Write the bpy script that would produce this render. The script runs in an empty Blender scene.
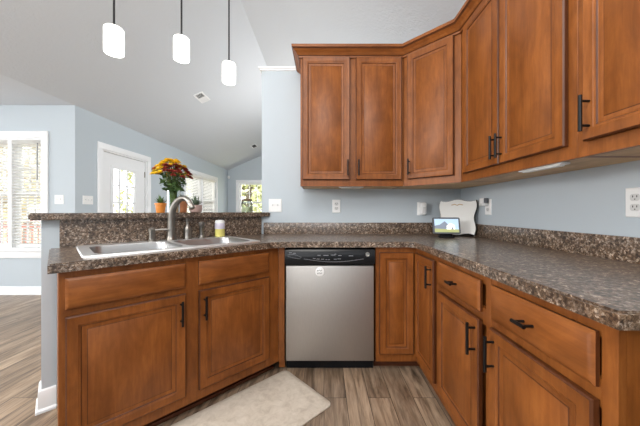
import bpy, bmesh, math, random
from mathutils import Vector, Matrix
random.seed(7)
S = bpy.context.scene
COL = S.collection
PI = math.pi
R45 = math.sqrt(0.5)

# ------------------------------------------------------------------ camera, world, sun, added fill lamps, exposure
EYE = 1.12          # eye height used for all measurements
FZ = 0.03           # top of the floor
cam_d = bpy.data.cameras.new('camera')
cam = bpy.data.objects.new('camera', cam_d)
COL.objects.link(cam)
cam.location = (0, 0, EYE)
cam.rotation_euler = (PI / 2, 0, 0)
cam_d.sensor_width = 36
cam_d.lens = 270 * 36 / 640
cam_d.shift_x = -4 / 640
cam_d.shift_y = -2 / 640
cam_d.clip_start = 0.02
S.camera = cam

wd = bpy.data.worlds.new('sky')
S.world = wd
wd.use_nodes = True
bg = wd.node_tree.nodes['Background']
bg.inputs[0].default_value = (0.93, 0.96, 1.0, 1)
bg.inputs[1].default_value = 2.4

sun_d = bpy.data.lights.new('sun', 'SUN')
sun_d.energy = 12.0
sun_d.angle = 0.02
sun_d.color = (1.0, 0.93, 0.82)
sun = bpy.data.objects.new('sun', sun_d)
COL.objects.link(sun)
sun.rotation_euler = (math.radians(-12), math.radians(40), 0)   # over the roof from the right

def lamp(name, loc, radius, watts, color):
    d = bpy.data.lights.new(name, 'POINT')
    d.shadow_soft_size = radius
    d.energy = watts
    d.color = color
    o = bpy.data.objects.new(name, d)
    COL.objects.link(o)
    o.location = loc
    return o
lamp('kitchen_fill_lamp', (-0.25, -0.10, 2.72), 0.45, 54, (1.0, 0.965, 0.92))  # added fill light without a fixture, brightens the upper cabinets
lamp('left_fill_lamp', (-3.3, -0.7, 1.95), 0.3, 135, (1.0, 0.965, 0.92))  # unseen light added on the left for the right wall and cabinets
lamp('great_room_fill_lamp', (0.1, 5.0, 1.9), 0.3, 80, (1.0, 0.975, 0.945))  # hidden fill added to brighten the far room and its ceiling

S.view_settings.view_transform = 'Standard'
S.view_settings.look = 'None'
S.view_settings.gamma = 1
S.view_settings.exposure = 0.80
S.cycles.use_denoising = True
S.cycles.max_bounces = 10
S.cycles.diffuse_bounces = 6
S.cycles.transparent_max_bounces = 24
S.cycles.sample_clamp_indirect = 8

# ------------------------------------------------------------------ materials
def new_mat(name):
    m = bpy.data.materials.new(name)
    m.use_nodes = True
    nt = m.node_tree
    return m, nt, nt.nodes['Principled BSDF'], nt.nodes, nt.links

def plain(name, col, rough=0.5, metal=0.0, spec=0.5, coat=0.0, emit=None, es=0.0):
    m, nt, p, N, L = new_mat(name)
    p.inputs['Base Color'].default_value = (*col, 1)
    p.inputs['Roughness'].default_value = rough
    p.inputs['Metallic'].default_value = metal
    p.inputs['Specular IOR Level'].default_value = spec
    p.inputs['Coat Weight'].default_value = coat
    if emit:
        p.inputs['Emission Color'].default_value = (*emit, 1)
        p.inputs['Emission Strength'].default_value = es
    return m

def ramp(N, stops, interp='LINEAR'):
    r = N.new('ShaderNodeValToRGB')
    cr = r.color_ramp
    cr.interpolation = interp
    while len(cr.elements) < len(stops):
        cr.elements.new(0.5)
    for e, (p, c) in zip(cr.elements, stops):
        e.position = p
        e.color = (*c, 1)
    return r

def coords(N, L, scale, world=False, randomize=False):
    tc = N.new('ShaderNodeTexCoord')
    mp = N.new('ShaderNodeMapping')
    mp.inputs['Scale'].default_value = scale
    src = tc.outputs['Object']
    if world:
        g = N.new('ShaderNodeNewGeometry')
        src = g.outputs['Position']
    L.new(src, mp.inputs['Vector'])
    if randomize:
        oi = N.new('ShaderNodeObjectInfo')
        mu = N.new('ShaderNodeMath'); mu.operation = 'MULTIPLY'
        mu.inputs[1].default_value = 37.0
        L.new(oi.outputs['Random'], mu.inputs[0])
        L.new(mu.outputs[0], mp.inputs['Location'])
    return mp.outputs[0]

def noise(N, L, vec, scale, detail=4, rough=0.55, dist=0.0):
    n = N.new('ShaderNodeTexNoise')
    n.inputs['Scale'].default_value = scale
    n.inputs['Detail'].default_value = detail
    n.inputs['Roughness'].default_value = rough
    n.inputs['Distortion'].default_value = dist
    L.new(vec, n.inputs['Vector'])
    return n.outputs['Fac']

def mixc(N, L, fac, a, b, mode='MIX'):
    m = N.new('ShaderNodeMix')
    m.data_type = 'RGBA'
    m.blend_type = mode
    if isinstance(fac, float):
        m.inputs[0].default_value = fac
    else:
        L.new(fac, m.inputs[0])
    for i, v in ((6, a), (7, b)):
        if isinstance(v, tuple):
            m.inputs[i].default_value = (*v, 1)
        else:
            L.new(v, m.inputs[i])
    return m.outputs[2]

def bump(N, L, p, h, strength, dist=0.01):
    b = N.new('ShaderNodeBump')
    b.inputs['Strength'].default_value = strength
    b.inputs['Distance'].default_value = dist
    L.new(h, b.inputs['Height'])
    L.new(b.outputs[0], p.inputs['Normal'])

def wood_mat(name, scale, dark, mid, light, rough=0.42):
    m, nt, p, N, L = new_mat(name)
    v = coords(N, L, scale, randomize=True)
    v2 = coords(N, L, tuple(1.0 if q > 2 else .55 for q in scale), randomize=True)
    grain = noise(N, L, v, 7.0, 8, 0.62, 0.6)
    blotch = noise(N, L, v2, 9.0, 5, 0.6, 0.6)
    r1 = ramp(N, [(0.10, dark), (0.52, mid), (0.92, light)])
    L.new(grain, r1.inputs[0])
    r2 = ramp(N, [(0.3, (0.66, 0.61, 0.56)), (0.7, (1.15, 1.14, 1.12))])
    L.new(blotch, r2.inputs[0])
    c = mixc(N, L, 1.0, r1.outputs[0], r2.outputs[0], 'MULTIPLY')
    L.new(c, p.inputs['Base Color'])
    p.inputs['Roughness'].default_value = rough
    p.inputs['Specular IOR Level'].default_value = 0.32
    bump(N, L, p, grain, 0.04, 0.002)
    return m

W_D, W_M, W_L = (0.155, 0.044, 0.0075), (0.25, 0.080, 0.0165), (0.335, 0.121, 0.029)
M_wood = wood_mat('stained_maple', (9, 9, 0.9), W_D, W_M, W_L)
M_woodh = wood_mat('stained_maple_crosswise', (0.9, 9, 9), W_D, W_M, W_L)
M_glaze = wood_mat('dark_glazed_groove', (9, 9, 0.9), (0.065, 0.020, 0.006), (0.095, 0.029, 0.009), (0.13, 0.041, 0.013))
M_ply = wood_mat('pale_maple_underside', (1.0, 8, 8), (0.50, 0.31, 0.14), (0.62, 0.41, 0.20), (0.70, 0.48, 0.26), 0.5)
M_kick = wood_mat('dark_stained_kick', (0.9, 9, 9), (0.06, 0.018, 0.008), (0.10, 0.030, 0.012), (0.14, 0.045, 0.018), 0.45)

def paint(name, col, bs=0.05, sc=220, rough=0.6):
    m, nt, p, N, L = new_mat(name)
    v = coords(N, L, (1, 1, 1), world=True)
    n = noise(N, L, v, sc, 3)
    p.inputs['Base Color'].default_value = (*col, 1)
    p.inputs['Roughness'].default_value = rough
    p.inputs['Specular IOR Level'].default_value = 0.3
    bump(N, L, p, n, bs, 0.003)
    return m
M_wall = paint('pale_blue_grey_paint', (0.485, 0.54, 0.58))
M_ceil = paint('textured_ceiling_paint', (0.595, 0.625, 0.66), 1.0, 40, 0.9)
M_trim = plain('white_trim_paint', (0.82, 0.83, 0.84), 0.35)
M_white = plain('white_plastic', (0.83, 0.83, 0.82), 0.35)
M_offw = plain('grey_socket_face', (0.62, 0.62, 0.61), 0.4)
M_dark = plain('dark_slot', (0.03, 0.03, 0.03), 0.6)
M_blind = bpy.data.materials.new('white_translucent_slats')
M_blind.use_nodes = True
_N, _L = M_blind.node_tree.nodes, M_blind.node_tree.links
_p = _N['Principled BSDF']; _p.inputs['Base Color'].default_value = (0.88, 0.88, 0.87, 1); _p.inputs['Roughness'].default_value = 0.5
_t = _N.new('ShaderNodeBsdfTranslucent'); _t.inputs[0].default_value = (0.9, 0.9, 0.88, 1)
_m = _N.new('ShaderNodeMixShader'); _m.inputs[0].default_value = 0.7
_L.new(_p.outputs[0], _m.inputs[1]); _L.new(_t.outputs[0], _m.inputs[2]); _L.new(_m.outputs[0], _N['Material Output'].inputs[0])
M_handle = plain('oil_rubbed_black_metal', (0.012, 0.011, 0.011), 0.38, 0.6)
M_black = plain('glossy_black_plastic', (0.007, 0.007, 0.008), 0.22, 0, 0.25)
M_blackm = plain('matt_black_plastic', (0.008, 0.008, 0.009), 0.6, 0, 0.15)
M_legend = plain('grey_panel_legend', (0.20, 0.20, 0.22), 0.4)
M_chrome = plain('polished_metal', (0.75, 0.74, 0.72), 0.18, 1.0)
M_rod = plain('dark_bronze_rod', (0.03, 0.03, 0.032), 0.4, 0.5)
M_terra = plain('terracotta', (0.50, 0.20, 0.09), 0.8)
M_orange = plain('orange_glazed_clay', (0.62, 0.22, 0.035), 0.35)
M_pink = plain('dusty_pink_clay', (0.36, 0.25, 0.22), 0.6)
M_soil = plain('potting_soil', (0.03, 0.02, 0.014), 0.95)
M_leaf = plain('deep_green_leaf', (0.065, 0.125, 0.035), 0.5)
M_leafd = plain('grey_green_leaf', (0.09, 0.125, 0.08), 0.55)
M_stem = plain('green_stem', (0.10, 0.15, 0.035), 0.55)
M_yel = plain('yellow_petals', (0.98, 0.72, 0.03), 0.6)
M_org = plain('orange_petals', (0.70, 0.26, 0.03), 0.6)
M_red = plain('dark_red_petals', (0.33, 0.030, 0.016), 0.6)
M_cent = plain('flower_centre', (0.30, 0.13, 0.01), 0.7)
M_soap = plain('yellow_green_liquid', (0.66, 0.59, 0.17), 0.2)
M_lilac = plain('lilac_label', (0.60, 0.56, 0.65), 0.5)
M_cream = plain('cream_painted_board', (0.74, 0.73, 0.70), 0.45)
M_bark = plain('dark_board_edge', (0.02, 0.017, 0.015), 0.6)
M_tan = plain('tan_board_mark', (0.50, 0.34, 0.18), 0.6)
M_wax = plain('pale_green_wax', (0.58, 0.60, 0.38), 0.5)
M_lid = plain('brown_wooden_lid', (0.13, 0.075, 0.04), 0.5)
M_strip = plain('frosted_strip_diffuser', (0.80, 0.80, 0.78), 0.4)
M_ring = plain('grey_bezel', (0.10, 0.105, 0.115), 0.4)
M_ssky = plain('screen_sky', (0.3, 0.4, 0.5), 0.3, emit=(0.50, 0.66, 0.90), es=0.45)
M_shill = plain('screen_grey_roof', (0.1, 0.1, 0.1), 0.3, emit=(0.16, 0.19, 0.25), es=0.8)
M_shouse = plain('screen_white_house', (0.4, 0.4, 0.4), 0.3, emit=(0.85, 0.84, 0.80), es=0.85)
M_slawn = plain('screen_lawn', (0.1, 0.1, 0.05), 0.3, emit=(0.36, 0.38, 0.16), es=0.8)
M_deck = plain('red_stained_deck_wood', (0.44, 0.19, 0.15), 0.7)

# steel with a vertical brush
def steel(name, base, rough, sc):
    m, nt, p, N, L = new_mat(name)
    v = coords(N, L, sc)
    n = noise(N, L, v, 40, 3)
    p.inputs['Base Color'].default_value = (*base, 1)
    p.inputs['Metallic'].default_value = 1.0
    r = ramp(N, [(0.3, (rough - .05,) * 3), (0.7, (rough + .07,) * 3)])
    L.new(n, r.inputs[0])
    L.new(r.outputs[0], p.inputs['Roughness'])
    bump(N, L, p, n, 0.03, 0.001)
    return m
M_steel = steel('brushed_stainless', (0.47, 0.445, 0.42), 0.50, (8, 8, 0.5))
M_sink = steel('satin_sink_steel', (0.42, 0.42, 0.42), 0.36, (.3, .3, .3))
M_rim = steel('lit_sink_rim_steel', (0.80, 0.80, 0.80), 0.45, (.3, .3, .3))  # lighter copy of the sink steel, light on the rim put into its colour
M_nickel = steel('brushed_nickel', (0.27, 0.25, 0.225), 0.33, (3, 3, 1))

# speckled laminate
def laminate():
    m, nt, p, N, L = new_mat('speckled_brown_laminate')
    v = coords(N, L, (1, 1, 1), world=True)
    n0 = noise(N, L, v, 38, 2, 0.5)
    dv = N.new('ShaderNodeMix'); dv.data_type = 'VECTOR'
    dv.inputs[0].default_value = 0.012
    tn = N.new('ShaderNodeTexNoise'); tn.inputs['Scale'].default_value = 60; tn.inputs['Detail'].default_value = 3
    L.new(v, tn.inputs['Vector'])
    L.new(v, dv.inputs[4]); L.new(tn.outputs['Color'], dv.inputs[5])
    vo = N.new('ShaderNodeTexVoronoi'); vo.inputs['Scale'].default_value = 125
    L.new(dv.outputs[1], vo.inputs['Vector'])
    sep = N.new('ShaderNodeSeparateColor')
    L.new(vo.outputs['Color'], sep.inputs[0])
    r = ramp(N, [(0.0, (0.010, 0.006, 0.004)), (0.30, (0.030, 0.017, 0.010)), (0.45, (0.088, 0.052, 0.030)),
                 (0.57, (0.175, 0.115, 0.073)), (0.68, (0.24, 0.205, 0.18)), (0.82, (0.52, 0.41, 0.30))])
    nf = noise(N, L, v, 85, 6, 0.78, 0.9)
    st = N.new('ShaderNodeMapRange'); st.inputs[1].default_value = .30; st.inputs[2].default_value = .70
    L.new(nf, st.inputs[0])
    mf = N.new('ShaderNodeMix'); mf.inputs[0].default_value = 0.62
    L.new(sep.outputs[0], mf.inputs[2]); L.new(st.outputs[0], mf.inputs[3])
    L.new(mf.outputs[0], r.inputs[0])
    r2 = ramp(N, [(0.36, (0.38, 0.34, 0.31)), (0.50, (0.95, 0.93, 0.91)), (0.64, (1.75, 1.72, 1.68))])
    n2 = noise(N, L, v, 34, 5, 0.7)
    L.new(n2, r2.inputs[0])
    c = mixc(N, L, 1.0, r.outputs[0], r2.outputs[0], 'MULTIPLY')
    n3 = noise(N, L, v, 120, 3, 0.6)
    r3 = ramp(N, [(0.35, (0.05, 0.030, 0.020)), (0.65, (0.30, 0.215, 0.150))])
    L.new(n3, r3.inputs[0])
    c = mixc(N, L, 0.12, c, r3.outputs[0])
    L.new(c, p.inputs['Base Color'])
    p.inputs['Roughness'].default_value = 0.26
    p.inputs['Specular IOR Level'].default_value = 0.6
    p.inputs['Coat Weight'].default_value = 0.55
    p.inputs['Coat Roughness'].default_value = 0.32
    bump(N, L, p, n0, 0.05, 0.001)
    return m
M_lam = laminate()

# plank floor, boards along Y
def plank_floor():
    m, nt, p, N, L = new_mat('weathered_vinyl_planks')
    g = N.new('ShaderNodeNewGeometry')
    mp = N.new('ShaderNodeMapping')
    mp.inputs['Rotation'].default_value = (0, 0, PI / 2)
    L.new(g.outputs['Position'], mp.inputs['Vector'])
    b = N.new('ShaderNodeTexBrick')
    b.offset = 0.37
    b.inputs['Scale'].default_value = 1.0
    b.inputs['Brick Width'].default_value = 1.15
    b.inputs['Row Height'].default_value = 0.13
    b.inputs['Mortar Size'].default_value = 0.0016
    b.inputs['Color1'].default_value = (0, 0, 0, 1)
    b.inputs['Color2'].default_value = (1, 1, 1, 1)
    b.inputs['Mortar'].default_value = (0.5, 0.5, 0.5, 1)
    L.new(mp.outputs[0], b.inputs['Vector'])
    mp2 = N.new('ShaderNodeMapping')
    mp2.inputs['Scale'].default_value = (1, 0.10, 1)
    L.new(g.outputs['Position'], mp2.inputs['Vector'])
    add = N.new('ShaderNodeVectorMath'); add.operation = 'ADD'
    L.new(mp2.outputs[0], add.inputs[0])
    sc = N.new('ShaderNodeVectorMath'); sc.operation = 'SCALE'; sc.inputs['Scale'].default_value = 9.0
    L.new(b.outputs['Color'], sc.inputs[0])
    L.new(sc.outputs[0], add.inputs[1])
    grain = noise(N, L, add.outputs[0], 30, 8, 0.65, 0.5)
    big = noise(N, L, add.outputs[0], 9, 6, 0.65, 1.6)
    r = ramp(N, [(0.25, (0.07, 0.043, 0.028)), (0.44, (0.25, 0.172, 0.113)), (0.60, (0.38, 0.278, 0.192)), (0.80, (0.50, 0.385, 0.28))])
    L.new(grain, r.inputs[0])
    r2 = ramp(N, [(0.32, (0.30, 0.27, 0.25)), (0.50, (1.0, 1.0, 1.0)), (0.75, (1.18, 1.17, 1.16))])
    L.new(big, r2.inputs[0])
    c = mixc(N, L, 1.0, r.outputs[0], r2.outputs[0], 'MULTIPLY')
    r3 = ramp(N, [(0.0, (0.78, 0.77, 0.76)), (1.0, (1.15, 1.14, 1.12))])
    L.new(b.outputs['Color'], r3.inputs[0])
    c = mixc(N, L, 1.0, c, r3.outputs[0], 'MULTIPLY')
    c = mixc(N, L, b.outputs['Fac'], c, (0.05, 0.035, 0.025))
    L.new(c, p.inputs['Base Color'])
    p.inputs['Roughness'].default_value = 0.36
    bump(N, L, p, grain, 0.05, 0.002)
    return m
M_floor = plank_floor()

def mat_fabric():
    m, nt, p, N, L = new_mat('mottled_beige_cushion_vinyl')
    v = coords(N, L, (1, 1, 1))
    n = noise(N, L, v, 22, 7, 0.7, 0.5)
    r = ramp(N, [(0.3, (0.48, 0.41, 0.33)), (0.5, (0.60, 0.53, 0.44)), (0.72, (0.69, 0.62, 0.53))])
    L.new(n, r.inputs[0])
    L.new(r.outputs[0], p.inputs['Base Color'])
    p.inputs['Roughness'].default_value = 0.6
    bump(N, L, p, n, 0.1, 0.003)
    return m
M_mat = mat_fabric()

def glass_mat(name, tint=(1, 1, 1), g=0.10):
    m = bpy.data.materials.new(name)
    m.use_nodes = True
    N, L = m.node_tree.nodes, m.node_tree.links
    N.clear()
    o = N.new('ShaderNodeOutputMaterial')
    t = N.new('ShaderNodeBsdfTransparent'); t.inputs[0].default_value = (*tint, 1)
    gl = N.new('ShaderNodeBsdfGlossy'); gl.inputs['Roughness'].default_value = 0.02
    fr = N.new('ShaderNodeLayerWeight'); fr.inputs[0].default_value = g
    mx = N.new('ShaderNodeMixShader')
    L.new(fr.outputs['Fresnel'], mx.inputs[0]); L.new(t.outputs[0], mx.inputs[1]); L.new(gl.outputs[0], mx.inputs[2])
    L.new(mx.outputs[0], o.inputs[0])
    return m
M_glass = glass_mat('window_glass')
M_jar = glass_mat('clear_jar_glass', (0.90, 0.95, 0.93), 0.28)
M_opal = plain('lit_opal_glass', (0.9, 0.9, 0.88), 0.25, emit=(1.0, 0.97, 0.92), es=2.2)

def foliage_mat(name, a, b):
    m, nt, p, N, L = new_mat(name)
    v = coords(N, L, (1, 1, 1), world=True)
    n = noise(N, L, v, 2.2, 5, 0.7)
    r = ramp(N, [(0.35, a), (0.65, b)])
    L.new(n, r.inputs[0])
    L.new(r.outputs[0], p.inputs['Base Color'])
    p.inputs['Roughness'].default_value = 0.7
    return m
M_fol = [foliage_mat('yellow_green_foliage', (0.30, 0.33, 0.17), (0.52, 0.53, 0.34)),
         foliage_mat('golden_foliage', (0.40, 0.34, 0.22), (0.60, 0.54, 0.40)),
         foliage_mat('green_foliage', (0.30, 0.36, 0.20), (0.48, 0.54, 0.32))]
M_trunk = plain('grey_bark', (0.16, 0.13, 0.11), 0.9)
M_grass = foliage_mat('lawn_grass', (0.34, 0.36, 0.20), (0.50, 0.48, 0.30))
M_deckf = plain('weathered_deck_boards', (0.30, 0.26, 0.23), 0.8)

# ------------------------------------------------------------------ mesh helpers
def bm_new():
    return bmesh.new()

def box(bm, x0, x1, y0, y1, z0, z1, bev=0.0, seg=2):
    co = [(x, y, z) for z in (z0, z1) for y in (y0, y1) for x in (x0, x1)]
    v = [bm.verts.new(c) for c in co]
    fs = [bm.faces.new([v[i] for i in f]) for f in
          ((0, 2, 3, 1), (4, 5, 7, 6), (0, 1, 5, 4), (2, 6, 7, 3), (0, 4, 6, 2), (1, 3, 7, 5))]
    if bev:
        es = list({e for f in fs for e in f.edges})
        bmesh.ops.bevel(bm, geom=es, offset=bev, segments=seg, profile=0.5, affect='EDGES')
    return v

def obox(bm, c, ax, ay, az):
    """box from centre and three half-axis vectors"""
    c, ax, ay, az = Vector(c), Vector(ax), Vector(ay), Vector(az)
    v = [bm.verts.new(c + i * ax + j * ay + k * az) for k in (-1, 1) for j in (-1, 1) for i in (-1, 1)]
    for f in ((0, 2, 3, 1), (4, 5, 7, 6), (0, 1, 5, 4), (2, 6, 7, 3), (0, 4, 6, 2), (1, 3, 7, 5)):
        bm.faces.new([v[i] for i in f])

def loft(bm, loops, cap0=True, cap1=True, closed=True):
    ls = [[bm.verts.new(c) for c in lp] for lp in loops]
    n = len(ls[0])
    for a, b in zip(ls, ls[1:]):
        for i in range(n if closed else n - 1):
            j = (i + 1) % n
            bm.faces.new((a[i], a[j], b[j], b[i]))
    if cap0: bm.faces.new(list(reversed(ls[0])))
    if cap1: bm.faces.new(ls[-1])
    return ls

def circle(c, ax, ay, r, n):
    c, ax, ay = Vector(c), Vector(ax), Vector(ay)
    return [c + (ax * math.cos(2 * PI * i / n) + ay * math.sin(2 * PI * i / n)) * r for i in range(n)]

def lathe(bm, prof, c=(0, 0, 0), n=24, cap0=True, cap1=True):
    loft(bm, [circle((c[0], c[1], c[2] + z), (1, 0, 0), (0, 1, 0), max(r, 1e-4), n) for r, z in prof], cap0, cap1)

def tube(bm, pts, rad, n=10):
    pts = [Vector(p) for p in pts]
    rads = rad if isinstance(rad, (list, tuple)) else [rad] * len(pts)
    t = (pts[1] - pts[0]).normalized()
    up = Vector((0, 0, 1)) if abs(t.z) < 0.9 else Vector((1, 0, 0))
    a = t.cross(up).normalized()
    loops = []
    for i, p in enumerate(pts):
        if i == 0: t = pts[1] - pts[0]
        elif i == len(pts) - 1: t = pts[-1] - pts[-2]
        else: t = (pts[i + 1] - pts[i]).normalized() + (pts[i] - pts[i - 1]).normalized()
        t.normalize()
        a = (a - t * a.dot(t)).normalized()
        b = t.cross(a)
        loops.append(circle(p, a, b, rads[i], n))
    loft(bm, loops)

def rrect(x0, x1, y0, y1, r, z, n=5):
    pts = []
    for cx, cy, a0 in ((x1 - r, y1 - r, 0), (x0 + r, y1 - r, 90), (x0 + r, y0 + r, 180), (x1 - r, y0 + r, 270)):
        for k in range(n + 1):
            a = math.radians(a0 + 90 * k / n)
            pts.append(Vector((cx + r * math.cos(a), cy + r * math.sin(a), z)))
    return pts

def rect_rings(bm, x0, x1, z0, z1, rings, cap0=True, cap1=True):
    """rectangle in the local XZ plane stepped through (inset, y)"""
    loft(bm, [[(x0 + i, y, z0 + i), (x1 - i, y, z0 + i), (x1 - i, y, z1 - i), (x0 + i, y, z1 - i)] for i, y in rings], cap0, cap1)

def filled(bm, loops, th):
    """flat polygon with holes, thickened downwards"""
    es = []
    for lp in loops:
        vs = [bm.verts.new(c) for c in lp]
        es += [bm.edges.new((vs[i], vs[(i + 1) % len(vs)])) for i in range(len(vs))]
    r = bmesh.ops.triangle_fill(bm, edges=es, use_beauty=True, use_dissolve=False)
    fs = [f for f in r['geom'] if isinstance(f, bmesh.types.BMFace)]
    if th:
        e = bmesh.ops.extrude_face_region(bm, geom=fs)
        vs = [v for v in e['geom'] if isinstance(v, bmesh.types.BMVert)]
        bmesh.ops.translate(bm, verts=vs, vec=(0, 0, -th))
    return fs

def obj(name, bm, mats, parent=None, kind=None, smooth=35, label=None, recalc=True):
    if recalc:
        bmesh.ops.recalc_face_normals(bm, faces=bm.faces)
    lim = math.radians(smooth)
    for f in bm.faces: f.smooth = True
    for e in bm.edges:
        if len(e.link_faces) != 2 or e.calc_face_angle(0) > lim:
            e.smooth = False
    me = bpy.data.meshes.new(name)
    bm.to_mesh(me)
    bm.free()
    for m in (mats if isinstance(mats, (list, tuple)) else [mats]):
        me.materials.append(m)
    o = bpy.data.objects.new(name, me)
    COL.objects.link(o)
    if parent: o.parent = parent
    if kind: o['kind'] = kind
    if label: o['label'] = label
    return o

def tag(o, label, cat, group=None):
    o['label'] = label
    o['category'] = cat
    if group: o['group'] = group
    return o

def thing(name, label, cat, loc=(0, 0, 0), rz=0.0, group=None):
    o = bpy.data.objects.new(name, None)
    o.empty_display_size = 0.05
    COL.objects.link(o)
    o.location = loc
    o.rotation_euler = (0, 0, rz)
    return tag(o, label, cat, group)

def frame_empty(name, loc, rz=0.0):
    o = bpy.data.objects.new(name, None)
    COL.objects.link(o)
    o.location = loc
    o.rotation_euler = (0, 0, rz)
    o['kind'] = 'structure'
    return o

def copy_tree(o, parent=None):
    c = o.copy()
    COL.objects.link(c)
    if parent: c.parent = parent
    for ch in o.children: copy_tree(ch, c)
    return c

# ------------------------------------------------------------------ plan
YW, XR, XL = 2.44, 1.237, -3.25        # kitchen back wall, right wall, far-left wall
YN, YF = 3.525, 9.14                   # nook wall, far wall
XE = -0.5625                           # end of the kitchen back wall
XRIDGE, ZRIDGE, PITCH = -0.944, 3.515, 0.44
CT, CB = 0.914, 0.876                  # countertop top and underside
YB = -2.6
def zceil(x): return ZRIDGE - PITCH * abs(x - XRIDGE)
def pen(l, u, z=0.0):
    """point on the 45 degree peninsula: l from the inner corner along the face, u into the cabinets"""
    return Vector((-0.31 - R45 * (l + u), 1.83 - R45 * (l - u), z))
PEN_L = 1.063
PEN0 = pen(PEN_L, 0)

# ------------------------------------------------------------------ setting
bm = bm_new(); box(bm, -7.2, XR + 0.12, YB, YF + 0.12, FZ - 0.10, FZ)
obj('floor', bm, M_floor, kind='structure')

def slope(x0, x1, name):
    bm = bm_new()
    a = [(x0, YB, zceil(x0)), (x1, YB, zceil(x1)), (x1, YB, zceil(x1) + .1), (x0, YB, zceil(x0) + .1)]
    b = [(x, YF + .12, z) for x, y, z in a]
    loft(bm, [a, b])
    obj(name, bm, M_ceil, kind='structure')
slope(XL, XRIDGE, 'ceiling'); slope(XRIDGE, XR + 0.12, 'ceiling')
ZN = zceil(XL)
bm = bm_new(); box(bm, -7.2, XL, YB, YN + 0.12, ZN, ZN + 0.1)
obj('ceiling', bm, M_ceil, kind='structure')

bm = bm_new(); box(bm, XE, XR, YW, YW + 0.12, FZ, 2.385); obj('wall_back', bm, M_wall, kind='structure')
bm = bm_new()
prof = [(0.0, 2.372), (0.010, 2.372), (0.012, 2.385), (0.030, 2.402), (0.032, 2.425), (0.0, 2.425)]
box(bm, XE - 0.026, XR, YW - 0.022, YW + 0.146, 2.402, 2.416, 0.003)
box(bm, XE - 0.012, XR, YW - 0.010, YW + 0.132, 2.386, 2.402, 0.004)
obj('trim_1', bm, M_trim, kind='structure')
bm = bm_new(); box(bm, XR, XR + 0.12, YB, YF, FZ, zceil(XR) + .04); obj('wall_right', bm, M_wall, kind='structure')

def wall_holes(bm, a0, a1, z0, z1, holes, put):
    """wall strip along axis a with rectangular openings (a0,a1,z0,z1); put(a0,a1,z0,z1) adds one box"""
    cur = a0
    for h0, h1, hz0, hz1 in sorted(holes):
        put(cur, h0, z0, z1)
        if hz0 > z0: put(h0, h1, z0, hz0)
        put(h0, h1, hz1, z1)
        cur = h1
    put(cur, a1, z0, z1)
WINR = (-1.6, 0.05, 1.25, 2.20)  # assumed opening behind the camera, added and sized for the daylight it admits
DOOR = (3.955, 4.955, FZ, 2.03)
WIN2 = (6.335, 8.135, 0.75, 2.045)
WIN3 = (-2.89, -1.95, 0.75, 2.08)
WIN1 = (-4.575, -3.68, 0.617, 2.07)
bm = bm_new()
wall_holes(bm, YN + 0.12, YF + 0.12, FZ, ZN + .03, [DOOR, WIN2], lambda a, b, c, d: box(bm, XL - 0.12, XL, a, b, c, d))
obj('wall_left', bm, M_wall, kind='structure')
bm = bm_new()
wall_holes(bm, XL, XR, FZ, ZN, [WIN3], lambda a, b, c, d: box(bm, a, b, YF, YF + 0.12, c, d))
loft(bm, [[(x, y, z) for x, z in ((XL, ZN), (XR, ZN), (XR, zceil(XR) + .03), (XRIDGE, ZRIDGE + .03), (XL, ZN + .03))] for y in (YF, YF + .12)])
obj('wall_far', bm, M_wall, kind='structure')
bm = bm_new()
wall_holes(bm, -7.2, XL, FZ, ZN, [WIN1], lambda a, b, c, d: box(bm, a, b, YN, YN + 0.12, c, d))
obj('wall_nook', bm, M_wall, kind='structure')

bm = bm_new()
wall_holes(bm, -7.2, XR + .12, FZ, 2.40, [WINR], lambda a, b, c, d: box(bm, a, b, YB - .12, YB, c, d))
obj('wall_rear', bm, M_wall, kind='structure')
# pony wall behind the peninsula
def pen_box(bm, l0, l1, u0, u1, z0, z1):
    loft(bm, [[pen(l, u, z) for l, u in ((l0, u0), (l1, u0), (l1, u1), (l0, u1))] for z in (z0, z1)])
bm = bm_new()
lo = [pen(PEN_L + .061, .61), pen(-.2528, .61), pen(-.1328, .73), pen(PEN_L + .061, .73)]
loft(bm, [[Vector((p.x, p.y, z)) for p in lo] for z in (FZ, 1.070)])
obj('wall_peninsula', bm, M_wall, kind='structure')

def base_profile(h): return [(0.0, 0.0), (0.022, 0.0), (0.022, 0.012), (0.014, 0.022), (0.013, h - .022), (0.008, h - .006), (0.0, h)]
def baseboard(name, pts, h=0.105):
    """pts: floor polyline, board on the left-hand side of travel"""
    loops = []
    P = [Vector((p[0], p[1])) for p in pts]
    for i, p in enumerate(P):
        def nrm(a, b):
            d = (b - a).normalized(); return Vector((-d.y, d.x))
        if i == 0: n = nrm(P[0], P[1])
        elif i == len(P) - 1: n = nrm(P[-2], P[-1])
        else:
            n1, n2 = nrm(P[i - 1], p), nrm(p, P[i + 1])
            n = (n1 + n2) / (1 + n1.dot(n2))
        loops.append([(p.x + n.x * o, p.y + n.y * o, FZ + z) for o, z in base_profile(h)])
    bm = bm_new(); loft(bm, loops)
    return obj(name, bm, M_trim, kind='structure')
baseboard('baseboard_nook', [(XL, YN), (-7.2, YN)])
a, b, c, d = pen(PEN_L + .061, .73), pen(PEN_L + .061, .61), pen(PEN_L + .002, .61), None
baseboard('baseboard_peninsula', [tuple(c)[:2], tuple(b)[:2], tuple(a)[:2], tuple(pen(0, .73))[:2]][::1], 0.12)
baseboard('baseboard_left', [(XL, 6.2), (XL, 5.05)])
baseboard('baseboard_far', [(XR, YF), (XL, YF)])

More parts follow.
